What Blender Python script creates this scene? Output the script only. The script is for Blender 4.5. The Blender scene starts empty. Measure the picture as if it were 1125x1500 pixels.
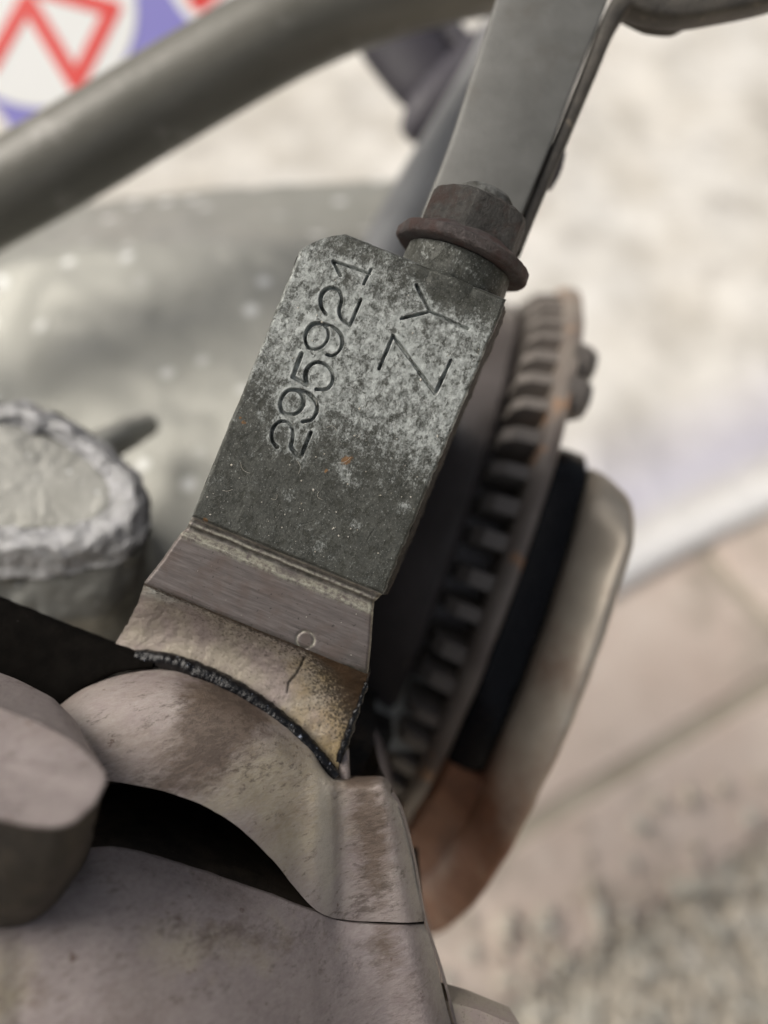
import bpy, math, random
import numpy as np
from mathutils import Vector, Matrix, noise as mnoise

random.seed(7); rng = np.random.default_rng(7)
scene = bpy.context.scene
C = scene.collection

# ------------------------------------------------------------------ camera
TILT = math.radians(35)          # the lens looks down, 35 degrees off plumb
DIST = 0.115                     # lens to the stamped pad
HGT = 0.36                       # stamped pad above the ground
K = 11.7                         # photograph pixels per millimetre on the pad
ROT = Matrix.Rotation(TILT, 3, 'X')
ORG = Vector((0, 0, HGT))
cam_data = bpy.data.cameras.new('camera'); cam = bpy.data.objects.new('camera', cam_data); C.objects.link(cam)
cam.location = ORG + ROT @ Vector((0, 0, DIST)); cam.rotation_euler = (TILT, 0, 0)
cam_data.sensor_fit = 'VERTICAL'; cam_data.sensor_height = 36
cam_data.lens = 18 * (DIST * 1000) / (750 / K)
cam_data.clip_start = 0.002; cam_data.clip_end = 60
cam_data.dof.use_dof = True; cam_data.dof.focus_distance = DIST - 0.0008
cam_data.dof.aperture_fstop = cam_data.lens / 4.1
scene.camera = cam

# ------------------------------------------------------------------ daylight
SUN_EL, SUN_AZ = math.radians(52), math.radians(-78)     # azimuth from +Y, towards -X
world = bpy.data.worlds.new('World'); scene.world = world; world.use_nodes = True
wn = world.node_tree.nodes; wl = world.node_tree.links
sky = wn.new('ShaderNodeTexSky'); sky.sky_type = 'NISHITA'; sky.sun_disc = False
sky.sun_elevation = SUN_EL; sky.sun_rotation = SUN_AZ
sky.air_density = 1.0; sky.dust_density = 8.0; sky.ozone_density = 0.0
bg = wn['Background']; bg.inputs['Strength'].default_value = 0.085
hs = wn.new('ShaderNodeHueSaturation'); hs.inputs['Saturation'].default_value = 0.45      # thin even cloud
wl.new(sky.outputs[0], hs.inputs['Color']); wl.new(hs.outputs[0], bg.inputs['Color'])
sd = bpy.data.lights.new('sun', 'SUN'); sun = bpy.data.objects.new('sun', sd); C.objects.link(sun)
sd.energy = 1.5; sd.angle = math.radians(42); sd.color = (1.0, 0.94, 0.85)
sdir = Vector((math.sin(SUN_AZ) * math.cos(SUN_EL), math.cos(SUN_AZ) * math.cos(SUN_EL), math.sin(SUN_EL)))
sun.rotation_euler = sdir.to_track_quat('Z', 'Y').to_euler(); sun.location = sdir * 3
scene.view_settings.view_transform = 'Standard'; scene.view_settings.look = 'None'
scene.view_settings.gamma = 1.0; scene.view_settings.use_curve_mapping = False
scene.view_settings.exposure = 0.16
scene.cycles.use_denoising = True
scene.cycles.max_bounces = 8

# ------------------------------------------------------------------ frames and helpers
# engine frame: millimetres, u to the right, v along the pad plane, w off the pad towards the lens
CA, SA = math.cos(math.radians(22.2)), math.sin(math.radians(22.2))
U0, V0 = (515 - 562.5) / K, -(610 - 750) / K

def P(px, py, w=0.0):
    f = (115 - w) / 115
    return np.array([(px - 562.5) / K * f, -(py - 750) / K * f, w])

def ST(s, t, w=0.0):                 # pad frame: s across the pad, t along it
    return np.array([U0 + CA * s + SA * t, V0 - SA * s + CA * t, w])

def pxst(px, py, w=0.0):
    u, v, w = P(px, py, w) - np.array([U0, V0, 0])
    return CA * u - SA * v, SA * u + CA * v

def world_of(p):
    return ORG + ROT @ (Vector(p) * 0.001)

def ground(px, py, z=0.0):
    o = cam.location; d = world_of(P(px, py)) - o
    return o + d * ((z - o.z) / d.z)

def catmull(pts, n):
    pts = np.asarray(pts, float)
    if len(pts) == 2:
        return pts[0] + (pts[1] - pts[0]) * np.linspace(0, 1, n)[:, None]
    d = np.r_[0, np.cumsum(np.linalg.norm(np.diff(pts, axis=0), axis=1) ** .5 + 1e-9)]
    q = np.linspace(0, d[-1], n); i = np.clip(np.searchsorted(d, q, 'right') - 1, 0, len(pts) - 2)
    m = np.empty_like(pts)
    m[1:-1] = (pts[2:] - pts[:-2]) / (d[2:] - d[:-2])[:, None]
    m[0] = (pts[1] - pts[0]) / (d[1] - d[0]); m[-1] = (pts[-1] - pts[-2]) / (d[-1] - d[-2])
    h = (d[i + 1] - d[i])[:, None]; x = (q - d[i])[:, None] / h
    return ((2*x**3 - 3*x**2 + 1) * pts[i] + (x**3 - 2*x**2 + x) * h * m[i]
            + (-2*x**3 + 3*x**2) * pts[i + 1] + (x**3 - x**2) * h * m[i + 1])

def loft(rows, nu, nv):
    R = np.array([catmull(r, nu) for r in rows])
    return np.array([catmull(R[:, j], nv) for j in range(nu)]).transpose(1, 0, 2)

def grid_faces(nv, nu, close=False, off=0):
    i, j = np.meshgrid(np.arange(nv - 1), np.arange(nu if close else nu - 1), indexing='ij')
    a = i * nu + j; b = i * nu + (j + 1) % nu
    return (np.stack([a, b, b + nu, a + nu], -1).reshape(-1, 4) + off)

class MB:
    """collects vertices and faces of one mesh, in engine millimetres"""
    def __init__(self): self.v = []; self.f = []; self.n = 0
    def add(self, v, f):
        v = np.asarray(v, float).reshape(-1, 3); self.v.append(v)
        self.f += [tuple(int(k) + self.n for k in q) for q in f]; self.n += len(v); return self
    def grid(self, g, close=False):
        return self.add(g.reshape(-1, 3), grid_faces(g.shape[0], g.shape[1], close))
    def verts(self): return np.concatenate(self.v)

def nz(p, scale, octaves=4):
    return mnoise.fractal(Vector(p) * scale, 0.9, 2.1, octaves)

def roughen(v, amp, scale, octaves=4, seed=0.0):
    out = v.copy()
    for i, p in enumerate(v):
        q = (p[0] + seed, p[1], p[2])
        out[i] += amp * np.array([nz(q, scale, octaves), nz((q[0] + 31, q[1], q[2]), scale, octaves), nz((q[0], q[1] + 57, q[2]), scale, octaves)])
    return out

def make_mesh(name, verts, faces, material, smooth=True, flip=False):
    me = bpy.data.meshes.new(name)
    me.from_pydata([tuple(x) for x in verts], [], [tuple(int(i) for i in (f[::-1] if flip else f)) for f in faces])
    if smooth: me.polygons.foreach_set('use_smooth', [True] * len(me.polygons))
    me.materials.append(material); me.update()
    return me

def fix_normals(me):
    import bmesh
    bm = bmesh.new(); bm.from_mesh(me); bmesh.ops.recalc_face_normals(bm, faces=bm.faces); bm.to_mesh(me); bm.free()

def thing(name, label, cat, base, group=None):
    o = bpy.data.objects.new(name, None); C.objects.link(o); o.empty_display_size = 0.01
    o.location = world_of(base); o.rotation_euler = (TILT, 0, 0)
    o['label'] = label; o['category'] = cat; o['base'] = [float(x) for x in base]
    if group: o['group'] = group
    return o

def part(name, mb, material, parent, smooth=True, sharp=None, label=None, flip=False, subof=None):
    """one mesh object under a thing; vertices given in engine millimetres"""
    root = parent
    while 'base' not in root: root = root.parent
    base = np.array(root['base'])
    me = make_mesh(name, (mb.verts() - base) * 0.001, mb.f, material, smooth, flip)
    fix_normals(me)
    if sharp is not None: me.set_sharp_from_angle(angle=math.radians(sharp))
    o = bpy.data.objects.new(name, me); C.objects.link(o); o.parent = parent
    if label: o['label'] = label
    return o

def wobj(name, verts, faces, material, parent=None, smooth=False, **props):
    """mesh given in world metres"""
    verts = np.asarray(verts, float)
    b = np.array([verts[:, 0].mean(), verts[:, 1].mean(), verts[:, 2].min()])
    if parent is not None: b = np.array(parent.location)
    me = make_mesh(name, verts - b, faces, material, smooth); fix_normals(me)
    o = bpy.data.objects.new(name, me); C.objects.link(o)
    if parent is not None: o.parent = parent
    else: o.location = b
    for k, v in props.items(): o[k] = v
    return o

def frame_of(axis, hint=(0, 0, 1)):
    a = np.asarray(axis, float); a = a / np.linalg.norm(a)
    e = np.asarray(hint, float); e = e - a * (e @ a); e /= np.linalg.norm(e)
    return a, e, np.cross(a, e)

def lathe(prof, centre, axis, n=64, a0=None, a1=None, hint=(0, 0, 1), wob=0.0):
    """rings (along, radius) turned about an axis; angle 0 is the side facing `hint`"""
    a, e, f = frame_of(axis, hint); full = a0 is None
    th = np.linspace(0, 2 * math.pi, n, endpoint=False) if full else np.linspace(a0, a1, n)
    g = np.array([[np.asarray(centre) + a * x + (e * math.cos(t) + f * math.sin(t)) * (r + (wob * nz((t * 3, x, 1.7), 1.0) if wob else 0)) for t in th] for x, r in prof])
    return g, full

def sweep(path, radius, n=20, nseg=None, flat=1.0, hint=(0, 0, 1)):
    path = np.asarray(path, float); nseg = nseg or len(path) * 8
    pp = catmull(path, nseg); rr = np.interp(np.linspace(0, 1, nseg), np.linspace(0, 1, len(np.atleast_1d(radius))), np.atleast_1d(radius)) if np.ndim(radius) else np.full(nseg, radius)
    g = []
    for i, p in enumerate(pp):
        tan = pp[min(i + 1, nseg - 1)] - pp[max(i - 1, 0)]
        a, e, f = frame_of(tan, hint)
        th = np.linspace(0, 2 * math.pi, n, endpoint=False)
        g.append(p + rr[i] * (np.cos(th)[:, None] * e * flat + np.sin(th)[:, None] * f))
    return np.array(g)

def capped(mb, g):
    mb.grid(g, True)
    n = g.shape[1]
    for row in (0, -1):
        c = g[row].mean(0); mb.add(np.vstack([g[row], c[None]]), [(i, (i + 1) % n, n) for i in range(n)])
    return mb

def prism(poly_a, poly_b):
    """closed solid between two like polygons"""
    mb = MB(); n = len(poly_a)
    f = [tuple(range(n)), tuple(range(2 * n - 1, n - 1, -1))] + [(i, (i + 1) % n, n + (i + 1) % n, n + i) for i in range(n)]
    return mb.add(np.vstack([poly_a, poly_b]), f)

# ------------------------------------------------------------------ materials
def L(nt, a, b): nt.links.new(a, b)

class Mat:
    def __init__(self, name, mm=True, rot=0.0, stretch=(1, 1, 1)):
        self.m = bpy.data.materials.new(name); self.m.use_nodes = True
        self.nt = self.m.node_tree; self.b = self.nt.nodes['Principled BSDF']
        tc = self.nt.nodes.new('ShaderNodeTexCoord')
        k = 1000.0 if mm else 1.0
        r = self.nt.nodes.new('ShaderNodeMapping'); r.vector_type = 'POINT'; r.inputs['Rotation'].default_value = (0, 0, rot)
        L(self.nt, tc.outputs['Object'], r.inputs['Vector'])
        s = self.nt.nodes.new('ShaderNodeMapping'); s.inputs['Scale'].default_value = tuple(k * x for x in stretch)
        L(self.nt, r.outputs[0], s.inputs['Vector'])
        self.co = s.outputs[0]
        s2 = self.nt.nodes.new('ShaderNodeMapping'); s2.inputs['Scale'].default_value = (k, k, k)
        L(self.nt, r.outputs[0], s2.inputs['Vector']); self.iso = s2.outputs[0]
    def noise(self, scale, detail=5, rough=.55, dist=0.0, co=None, off=0.0):
        n = self.nt.nodes.new('ShaderNodeTexNoise'); n.noise_dimensions = '4D'
        n.inputs['W'].default_value = off
        n.inputs['Scale'].default_value = scale; n.inputs['Detail'].default_value = detail
        n.inputs['Roughness'].default_value = rough; n.inputs['Distortion'].default_value = dist
        L(self.nt, co or self.co, n.inputs['Vector']); return n.outputs['Fac']
    def voronoi(self, scale, co=None):
        n = self.nt.nodes.new('ShaderNodeTexVoronoi'); n.inputs['Scale'].default_value = scale
        L(self.nt, co or self.iso, n.inputs['Vector']); return n.outputs['Distance']
    def ramp(self, fac, lo, hi, a=0.0, b=1.0):
        n = self.nt.nodes.new('ShaderNodeMapRange'); n.inputs['From Min'].default_value = lo; n.inputs['From Max'].default_value = hi
        n.inputs['To Min'].default_value = a; n.inputs['To Max'].default_value = b
        L(self.nt, fac, n.inputs['Value']); return n.outputs[0]
    def math(self, op, a, b):
        n = self.nt.nodes.new('ShaderNodeMath'); n.operation = op; n.use_clamp = False
        for i, x in enumerate((a, b)):
            if isinstance(x, (int, float)): n.inputs[i].default_value = x
            else: L(self.nt, x, n.inputs[i])
        return n.outputs[0]
    def mix(self, fac, a, b):
        n = self.nt.nodes.new('ShaderNodeMix'); n.data_type = 'RGBA'
        if isinstance(fac, (int, float)): n.inputs['Factor'].default_value = fac
        else: L(self.nt, fac, n.inputs['Factor'])
        for i, x in ((6, a), (7, b)):
            if isinstance(x, tuple): n.inputs[i].default_value = (*x, 1)
            else: L(self.nt, x, n.inputs[i])
        return n.outputs[2]
    def attr(self, name):
        n = self.nt.nodes.new('ShaderNodeAttribute'); n.attribute_name = name; return n.outputs['Fac']
    def color(self, c):
        if isinstance(c, tuple): self.b.inputs['Base Color'].default_value = (*c, 1)
        else: L(self.nt, c, self.b.inputs['Base Color'])
    def rough(self, r):
        if isinstance(r, (int, float)): self.b.inputs['Roughness'].default_value = r
        else: L(self.nt, r, self.b.inputs['Roughness'])
    def metal(self, x):
        if isinstance(x, (int, float)): self.b.inputs['Metallic'].default_value = x
        else: L(self.nt, x, self.b.inputs['Metallic'])
    def bump(self, h, dist, strength=1.0):
        n = self.nt.nodes.new('ShaderNodeBump'); n.inputs['Strength'].default_value = strength; n.inputs['Distance'].default_value = dist
        L(self.nt, h, n.inputs['Height']); L(self.nt, n.outputs[0], self.b.inputs['Normal'])

def plain(name, c1, c2, scale, rough=.5, metal=0.0, spec=.5, *args, **kw):
    mt = _plain(name, c1, c2, scale, rough, metal, *args, **kw)
    mt.node_tree.nodes['Principled BSDF'].inputs['Specular IOR Level'].default_value = spec
    return mt

def _plain(name, c1, c2, scale, rough=.5, metal=0.0, bump=0.0, bscale=None, spots=None, sscale=1.0, sthr=(.62, .7), rot=0, stretch=(1, 1, 1), mm=True, detail=6):
    m = Mat(name, mm, rot, stretch)
    col = m.mix(m.ramp(m.noise(scale, detail, .6), .35, .65), c1, c2)
    if spots:
        col = m.mix(m.ramp(m.noise(sscale, 4, .6, off=3.1), *sthr), col, spots)
    m.color(col); m.rough(rough); m.metal(metal)
    if bump: m.bump(m.noise(bscale or scale * 3, 5, .6, off=1.3), bump)
    return m.m

ROTP = math.radians(22.2)

def mat_pad():
    m = Mat('stamped_pad_metal', rot=ROTP, stretch=(1.0, .8, 1))
    wt = m.attr('patina'); burr_highlight = m.attr('burr_highlight')
    n1 = m.noise(.8, 10, .80, .15); n2 = m.noise(3.6, 6, .75, off=2.0); n3 = m.noise(.16, 3, .5, off=5)
    x = m.math('ADD', m.math('MULTIPLY', n1, .58), m.math('MULTIPLY', n2, .42))
    x = m.math('ADD', x, m.math('MULTIPLY', wt, .132)); x = m.math('ADD', x, m.math('MULTIPLY', n3, .12))
    mask = m.ramp(x, .588, .705)
    dark = m.mix(m.ramp(m.math('ADD', m.math('MULTIPLY', m.noise(3.0, 6, .75, off=9), .6), m.math('MULTIPLY', m.noise(.4, 5, .65, off=10), .4)), .38, .62), (.018, .020, .016), (.100, .103, .088))
    pale = m.mix(m.ramp(m.noise(1.3, 5, .6, off=7), .35, .65), (.20, .215, .20), (.55, .58, .555))
    col = m.mix(mask, dark, pale)
    # dark corrosion pits eaten into the pale oxide
    pits = m.ramp(m.noise(.75, 8, .78, .2, off=12), .525, .585)
    col = m.mix(m.math('MULTIPLY', pits, .85), col, (.034, .036, .027))
    # bright nicked flecks and rust dots
    fl = m.ramp(m.noise(4.2, 3, .6, off=15), .61, .67)
    col = m.mix(m.math('MULTIPLY', fl, .55), col, (.40, .41, .38))
    rust = m.ramp(m.noise(.42, 5, .75, off=21.3), .705, .74)
    col = m.mix(m.math('MULTIPLY', rust, .85), col, (.20, .085, .022))
    rs = m.ramp(m.math('MULTIPLY', m.attr('rustspot'), m.ramp(m.noise(1.6, 4, .7, off=40), .3, .6)), .25, .5)
    col = m.mix(m.math('MULTIPLY', rs, .85), col, (.21, .105, .035))
    col = m.mix(m.math('MULTIPLY', burr_highlight, .45), col, (.36, .38, .37))
    m.color(col); m.metal(.25)
    m.rough(m.ramp(n2, .3, .7, .42, .62))
    h = m.math('ADD', m.noise(6.5, 4, .7, off=30), m.math('MULTIPLY', pits, -.35))
    m.bump(h, .00010, .9)
    return m.m

def mat_land():
    m = Mat('machined_land_metal', rot=ROTP, stretch=(.12, 1.6, 1))
    col = m.mix(m.ramp(m.noise(1.6, 6, .7), .3, .7), (.095, .082, .076), (.215, .188, .176))
    col = m.mix(m.ramp(m.noise(.5, 3, .5, co=m.iso, off=2), .45, .65, 0, .5), col, (.13, .095, .078))
    pits = m.ramp(m.noise(2.4, 4, .6, co=m.iso, off=4), .63, .69)
    col = m.mix(m.math('MULTIPLY', pits, .75), col, (.035, .03, .026))
    edge = m.attr('worn')
    col = m.mix(m.math('MULTIPLY', edge, m.ramp(m.noise(1.8, 5, .7, co=m.iso, off=6), .38, .60)), col, (.42, .41, .33))
    dk = m.attr('grime')
    col = m.mix(m.math('MULTIPLY', dk, m.ramp(m.noise(1.2, 5, .7, co=m.iso, off=8), .25, .6)), col, (.035, .034, .024))
    m.color(col); m.metal(.35); m.rough(.45)
    m.bump(m.noise(2.2, 5, .7, off=9), .00008, .8)
    return m.m

def mat_fillet():
    m = Mat('speckled_cast_alloy')
    base = m.mix(m.ramp(m.noise(.22, 4, .6), .4, .62), (.38, .335, .27), (.33, .275, .25))
    base = m.mix(m.ramp(m.math('ADD', m.attr('warm'), m.noise(.35, 5, .7, off=2)), .85, 1.25, 0, .9), base, (.36, .27, .135))
    base = m.mix(m.math('MULTIPLY', m.attr('pale'), m.ramp(m.noise(.8, 5, .7, off=31), .3, .6)), base, (.55, .57, .53))
    grim = m.attr('grime')
    x = m.math('ADD', m.noise(3.4, 5, .75, off=4), m.math('MULTIPLY', grim, .27))
    col = m.mix(m.ramp(x, .575, .66, 0, .92), base, (.03, .023, .016))
    col = m.mix(m.math('MULTIPLY', m.ramp(m.math('ADD', grim, m.math('MULTIPLY', m.noise(.6, 4, .7, off=6), .6)), .85, 1.3), .8), col, (.075, .04, .018))
    crack = m.attr('crack')
    col = m.mix(crack, col, (.012, .010, .008))
    m.color(col); m.metal(.15); m.rough(.48); m.bump(m.noise(2.2, 5, .7, off=9), .00022, .9)
    return m.m

def mat_cover(name, c1, c2, stain, pit=.7):
    m = Mat(name, rot=math.radians(-18), stretch=(.55, 1.5, 1))
    col = m.mix(m.ramp(m.noise(.18, 5, .6, co=m.iso), .38, .62), c1, c2)
    warm = m.ramp(m.math('ADD', m.attr('warm'), m.ramp(m.noise(.25, 5, .65, co=m.iso, off=17), .3, .7, -.3, .3)), .2, .8)
    col = m.mix(warm, col, (.40, .345, .25))
    col = m.mix(m.math('MULTIPLY', m.ramp(m.noise(.11, 5, .6, co=m.iso, off=3), .50, .66), .5), col, stain)
    fine = m.ramp(m.noise(1.3, 7, .78, off=8), .40, .64)
    col = m.mix(m.math('MULTIPLY', fine, .40), col, (.47, .425, .39))
    st = m.ramp(m.math('ADD', m.attr('stain'), m.ramp(m.noise(.45, 6, .72, off=14), .3, .7, -.38, .38)), .25, .75)
    col = m.mix(m.math('MULTIPLY', st, .80), col, (.115, .078, .052))
    x = m.math('ADD', m.math('MULTIPLY', m.noise(1.25, 7, .78, off=5), .7), m.math('MULTIPLY', m.noise(.3, 3, .5, off=25), .3))
    x = m.math('ADD', x, m.math('MULTIPLY', m.attr('stain'), .07))
    pits = m.ramp(x, .535, .61)
    col = m.mix(m.math('MULTIPLY', pits, pit), col, (.085, .062, .047))
    dots = m.ramp(m.noise(.55, 4, .6, co=m.iso, off=45), .665, .71)
    col = m.mix(m.math('MULTIPLY', dots, .7), col, (.10, .055, .035))
    col = m.mix(m.math('MULTIPLY', m.attr('pale'), m.ramp(m.noise(1.0, 6, .75, off=19), .25, .6, .15, .85)), col, (.50, .46, .39))
    m.color(col); m.metal(.12); m.rough(m.ramp(m.noise(.5, 4, .6, off=9), .3, .7, .38, .58))
    m.bump(m.noise(2.6, 6, .75, off=11), .00022, .8)
    return m.m

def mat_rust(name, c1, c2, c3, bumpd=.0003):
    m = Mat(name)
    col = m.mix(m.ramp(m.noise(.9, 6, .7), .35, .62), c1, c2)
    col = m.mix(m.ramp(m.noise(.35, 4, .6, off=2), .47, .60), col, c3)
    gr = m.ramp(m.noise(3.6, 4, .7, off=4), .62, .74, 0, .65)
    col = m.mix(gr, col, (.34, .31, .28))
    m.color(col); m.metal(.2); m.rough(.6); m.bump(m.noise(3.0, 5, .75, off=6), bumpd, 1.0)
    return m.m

def mat_rough_cast(name, c1, c2, spot, bump=.0006, spec=.4, sc=.25, sr=(.05, .12)):
    m = Mat(name)
    col = m.mix(m.ramp(m.noise(.10, 6, .6), .35, .65), c1, c2)
    sp = m.ramp(m.voronoi(sc), sr[0], sr[1], 1, 0)
    col = m.mix(m.math('MULTIPLY', sp, m.ramp(m.noise(.05, 3, .5, off=3), .36, .50)), col, spot)
    m.color(col); m.metal(.3); m.rough(spec); m.bump(m.noise(.6, 6, .65, off=5), bump, .9)
    return m.m

M = {}
M['pad'] = mat_pad(); M['land'] = mat_land(); M['fillet'] = mat_fillet()
M['cover'] = mat_cover('pinkish_cast_cover', (.30, .245, .235), (.36, .31, .28), (.19, .14, .10))
M['cover2'] = mat_cover('mauve_cast_cover', (.26, .215, .21), (.31, .26, .25), (.235, .185, .165), .45)
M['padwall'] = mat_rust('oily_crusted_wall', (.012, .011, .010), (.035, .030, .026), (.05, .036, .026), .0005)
M['nut'] = mat_rust('rusty_nut_steel', (.040, .038, .034), (.105, .10, .092), (.070, .046, .038), .0006)
M['flange'] = mat_rust('rusty_flange_steel', (.055, .046, .044), (.125, .105, .10), (.085, .052, .046), .0006)
M['stud'] = mat_rust('grimy_stud_boss', (.06, .06, .052), (.20, .205, .195), (.05, .048, .04))
M['sealant'] = plain('black_sealant', (.003, .003, .004), (.007, .007, .008), 1.2, .15, 0, spec=0.4, bump=.00022, bscale=1.6, spots=(.26, .29, .36), sscale=1.6, sthr=(.645, .70))  # pale bluish spots are wet glints put into the colour
M['blacksheet'] = plain('black_gasket', (.005, .0045, .004), (.008, .007, .006), .5, .8, 0, spec=0.02, bump=.0001, bscale=2.0, spots=(.10, .09, .09), sscale=1.6, sthr=(.70, .76))
M['cast'] = mat_rough_cast('grey_cast_alloy', (.34, .34, .305), (.38, .38, .345), (.80, .82, .80), .00012, .50, .10, (.10, .24))  # white spots are the metal's sparkle put into the colour
M['boss'] = mat_rough_cast('rough_cast_boss', (.20, .20, .18), (.26, .26, .24), (.50, .52, .52), .0001, .42, .28, (.07, .15))
M['bossrim'] = plain('bright_cast_rim', (.32, .32, .315), (.48, .48, .49), .30, .32, .3, bump=.0012, bscale=.55)
M['tube'] = plain('grey_painted_tube', (.150, .145, .120), (.180, .173, .146), .08, .34, 0, bump=.0002, bscale=.5, spots=(.30, .29, .26), sscale=.09, sthr=(.60, .72))
M['bracket'] = plain('grey_green_painted_steel', (.135, .135, .124), (.170, .170, .158), .25, .42, .1, bump=.00006, bscale=3.0, spots=(.12, .115, .10), sscale=.12, sthr=(.55, .75))
M['bracketdk'] = plain('dark_bracket_edge', (.05, .045, .038), (.095, .085, .07), .3, .5, .1, bump=.0002, bscale=2.0, spots=(.18, .15, .11), sscale=.5, sthr=(.62, .7))
M['lever'] = plain('dark_violet_rubber', (.036, .033, .042), (.062, .056, .070), .05, .5)
M['pipe'] = plain('pale_grey_pipe', (.28, .285, .285), (.36, .365, .365), .1, .5, 0)
M['hub'] = plain('dark_hub_steel', (.075, .064, .059), (.115, .10, .094), .06, .26, 0.0, bump=.0002, bscale=.5)
M['fin'] = plain('grey_brown_fin', (.14, .124, .108), (.225, .20, .18), .12, .5, 0.0)
M['plate'] = plain('worn_pulley_plate', (.18, .145, .125), (.28, .245, .21), .07, .42, .1, spots=(.40, .23, .13), sscale=.09, sthr=(.56, .63))
M['insert'] = plain('black_rubber', (.003, .003, .004), (.007, .007, .009), 0.08, .2, 0, spec=0.2, bump=.0010, bscale=.06)
def mat_rim():
    m = Mat('rusting_bright_rim')
    r = m.attr('rust')
    x = m.math('ADD', r, m.ramp(m.noise(.05, 5, .65), .3, .7, -.5, .5))
    steel = m.mix(m.ramp(m.noise(.08, 5, .6, off=2), .35, .65), (.42, .37, .305), (.56, .505, .42))
    rust = m.mix(m.ramp(m.noise(.07, 5, .6, off=4), .35, .65), (.16, .068, .036), (.31, .155, .09))
    mk = m.ramp(x, .05, 1.0)
    m.color(m.mix(mk, steel, rust)); m.metal(m.ramp(mk, 0, 1, .45, .2)); m.rough(m.ramp(mk, 0, 1, .42, .55))
    return m.m
M['lugface'] = mat_rust('shaded_grimy_lug_face', (.016, .013, .009), (.032, .025, .018), (.045, .035, .025), .0002)  # grime, darkened further for the shade on lug front and in pocket
M['rim'] = mat_rim()
M['rustweb'] = plain('orange_rust', (.13, .058, .034), (.30, .135, .07), .10, .6)
M['boxviolet'] = plain('violet_print', (.20, .18, .56), (.24, .22, .60), .01, .4)
M['boxwhite'] = plain('white_print', (.86, .87, .85), (.88, .89, .87), .01, .4)
M['boxred'] = plain('red_print', (.76, .025, .018), (.80, .04, .03), .01, .4)

# ------------------------------------------------------------------ ground: gravel bed, paving, white sheet
def gv(px, py): p = ground(px, py); return np.array([p.x, p.y])
e_dir = gv(1125, 770) - gv(900, 890); e_dir /= np.linalg.norm(e_dir)      # the paving runs along this line
n_dir = np.array([-e_dir[1], e_dir[0]])
g0 = gv(1125, 1238)                                                        # kerb between gravel and paving
def GP(a, b): return g0 + e_dir * a + n_dir * b                            # paving frame, metres
def in_gp(q): d = np.asarray(q) - g0; return d @ e_dir, d @ n_dir

M['soil'] = plain('dusty_soil', (.42, .38, .31), (.52, .47, .39), 30, .9, 0, bump=.004, bscale=120, mm=False)
g = 30.0
wobj('ground', [(-g, -g, 0), (g, -g, 0), (g, g, 0), (-g, g, 0)], [(0, 1, 2, 3)], M['soil'], kind='structure')

def mat_slab():
    m = Mat('worn_pink_paving', mm=False, stretch=(1, 1, 1))
    col = m.mix(m.ramp(m.noise(14, 6, .6), .35, .65), (.60, .485, .41), (.72, .62, .54))
    col = m.mix(m.ramp(m.noise(32, 5, .6, off=3), .50, .64, 0, .75), col, (.36, .31, .25))
    col = m.mix(m.ramp(m.noise(60, 5, .6, off=5), .6, .72, 0, .6), col, (.72, .66, .58))
    m.color(col); m.rough(.85); m.bump(m.noise(160, 5, .6, off=6), .002)
    return m.m
M['slab'] = mat_slab()
pav = bpy.data.objects.new('pavement', None); C.objects.link(pav); pav['kind'] = 'structure'; pav.location = (0, 0, 0)
bc = [GP(-1.7, .004), GP(1.7, .004), GP(1.7, 1.6), GP(-1.7, 1.6)]
M['bed'] = plain('sandy_joint_fill', (.37, .32, .25), (.46, .41, .33), 40, .9, mm=False)
wobj('bedding', [(*q, -.02) for q in bc] + [(*q, .0172) for q in bc], [(0, 3, 2, 1), (4, 5, 6, 7)] + [(i, (i + 1) % 4, 4 + (i + 1) % 4, 4 + i) for i in range(4)], M['bed'], parent=pav)
aj, bj = in_gp(gv(870, 1190)); a1, b1 = in_gp(gv(1060, 880))
row_h = max(.06, bj)
b = 0.0; r = 0
while b < 1.5:
    hgt = row_h if r == 0 else (.30 if r > 1 else max(.22, b1 - bj + .10))
    a = -1.6 + (a1 if r == 1 else (.13 + .21 * r))
    while a < 1.6:
        w_ = .40
        g_ = .0020
        c = [GP(a + g_, b + g_), GP(a + w_ - g_, b + g_), GP(a + w_ - g_, b + hgt - g_), GP(a + g_, b + hgt - g_)]
        top = .020 + random.uniform(-.0015, .0015); ch = .004
        ci = [GP(a + g_ + ch, b + g_ + ch), GP(a + w_ - g_ - ch, b + g_ + ch), GP(a + w_ - g_ - ch, b + hgt - g_ - ch), GP(a + g_ + ch, b + hgt - g_ - ch)]
        v = [(*q, -.01) for q in c] + [(*q, top - ch) for q in c] + [(*q, top) for q in ci]
        f = [(8, 9, 10, 11)] + [(i, (i + 1) % 4, 4 + (i + 1) % 4, 4 + i) for i in range(4)] + [(4 + i, 4 + (i + 1) % 4, 8 + (i + 1) % 4, 8 + i) for i in range(4)]
        wobj('slab', v, f, M['slab'], parent=pav)
        a += w_
    b += hgt; r += 1

# gravel bed in front of the kerb
def mat_gravel():
    m = Mat('mixed_gravel', mm=False)
    rnd = m.attr('tone')
    col = m.mix(m.ramp(rnd, 0, .45), (.58, .52, .42), (.72, .65, .54))
    col = m.mix(m.ramp(rnd, .45, .75), col, (.55, .53, .46))
    col = m.mix(m.ramp(rnd, .78, 1), col, (.78, .73, .64))
    col = m.mix(m.ramp(m.noise(160, 4, .6), .5, .7, 0, .3), col, (.28, .25, .18))
    m.color(col); m.rough(.75)
    return m.m
M['gravel'] = mat_gravel()
import bmesh
bmi = bmesh.new(); bmesh.ops.create_icosphere(bmi, subdivisions=1, radius=1); ico_v = np.array([v.co[:] for v in bmi.verts]); ico_f = [[v.index for v in f.verts] for f in bmi.faces]; bmi.free()
bq = [GP(-1.4, -.9), GP(1.0, -.9), GP(1.0, .003), GP(-1.4, .003)]
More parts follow.
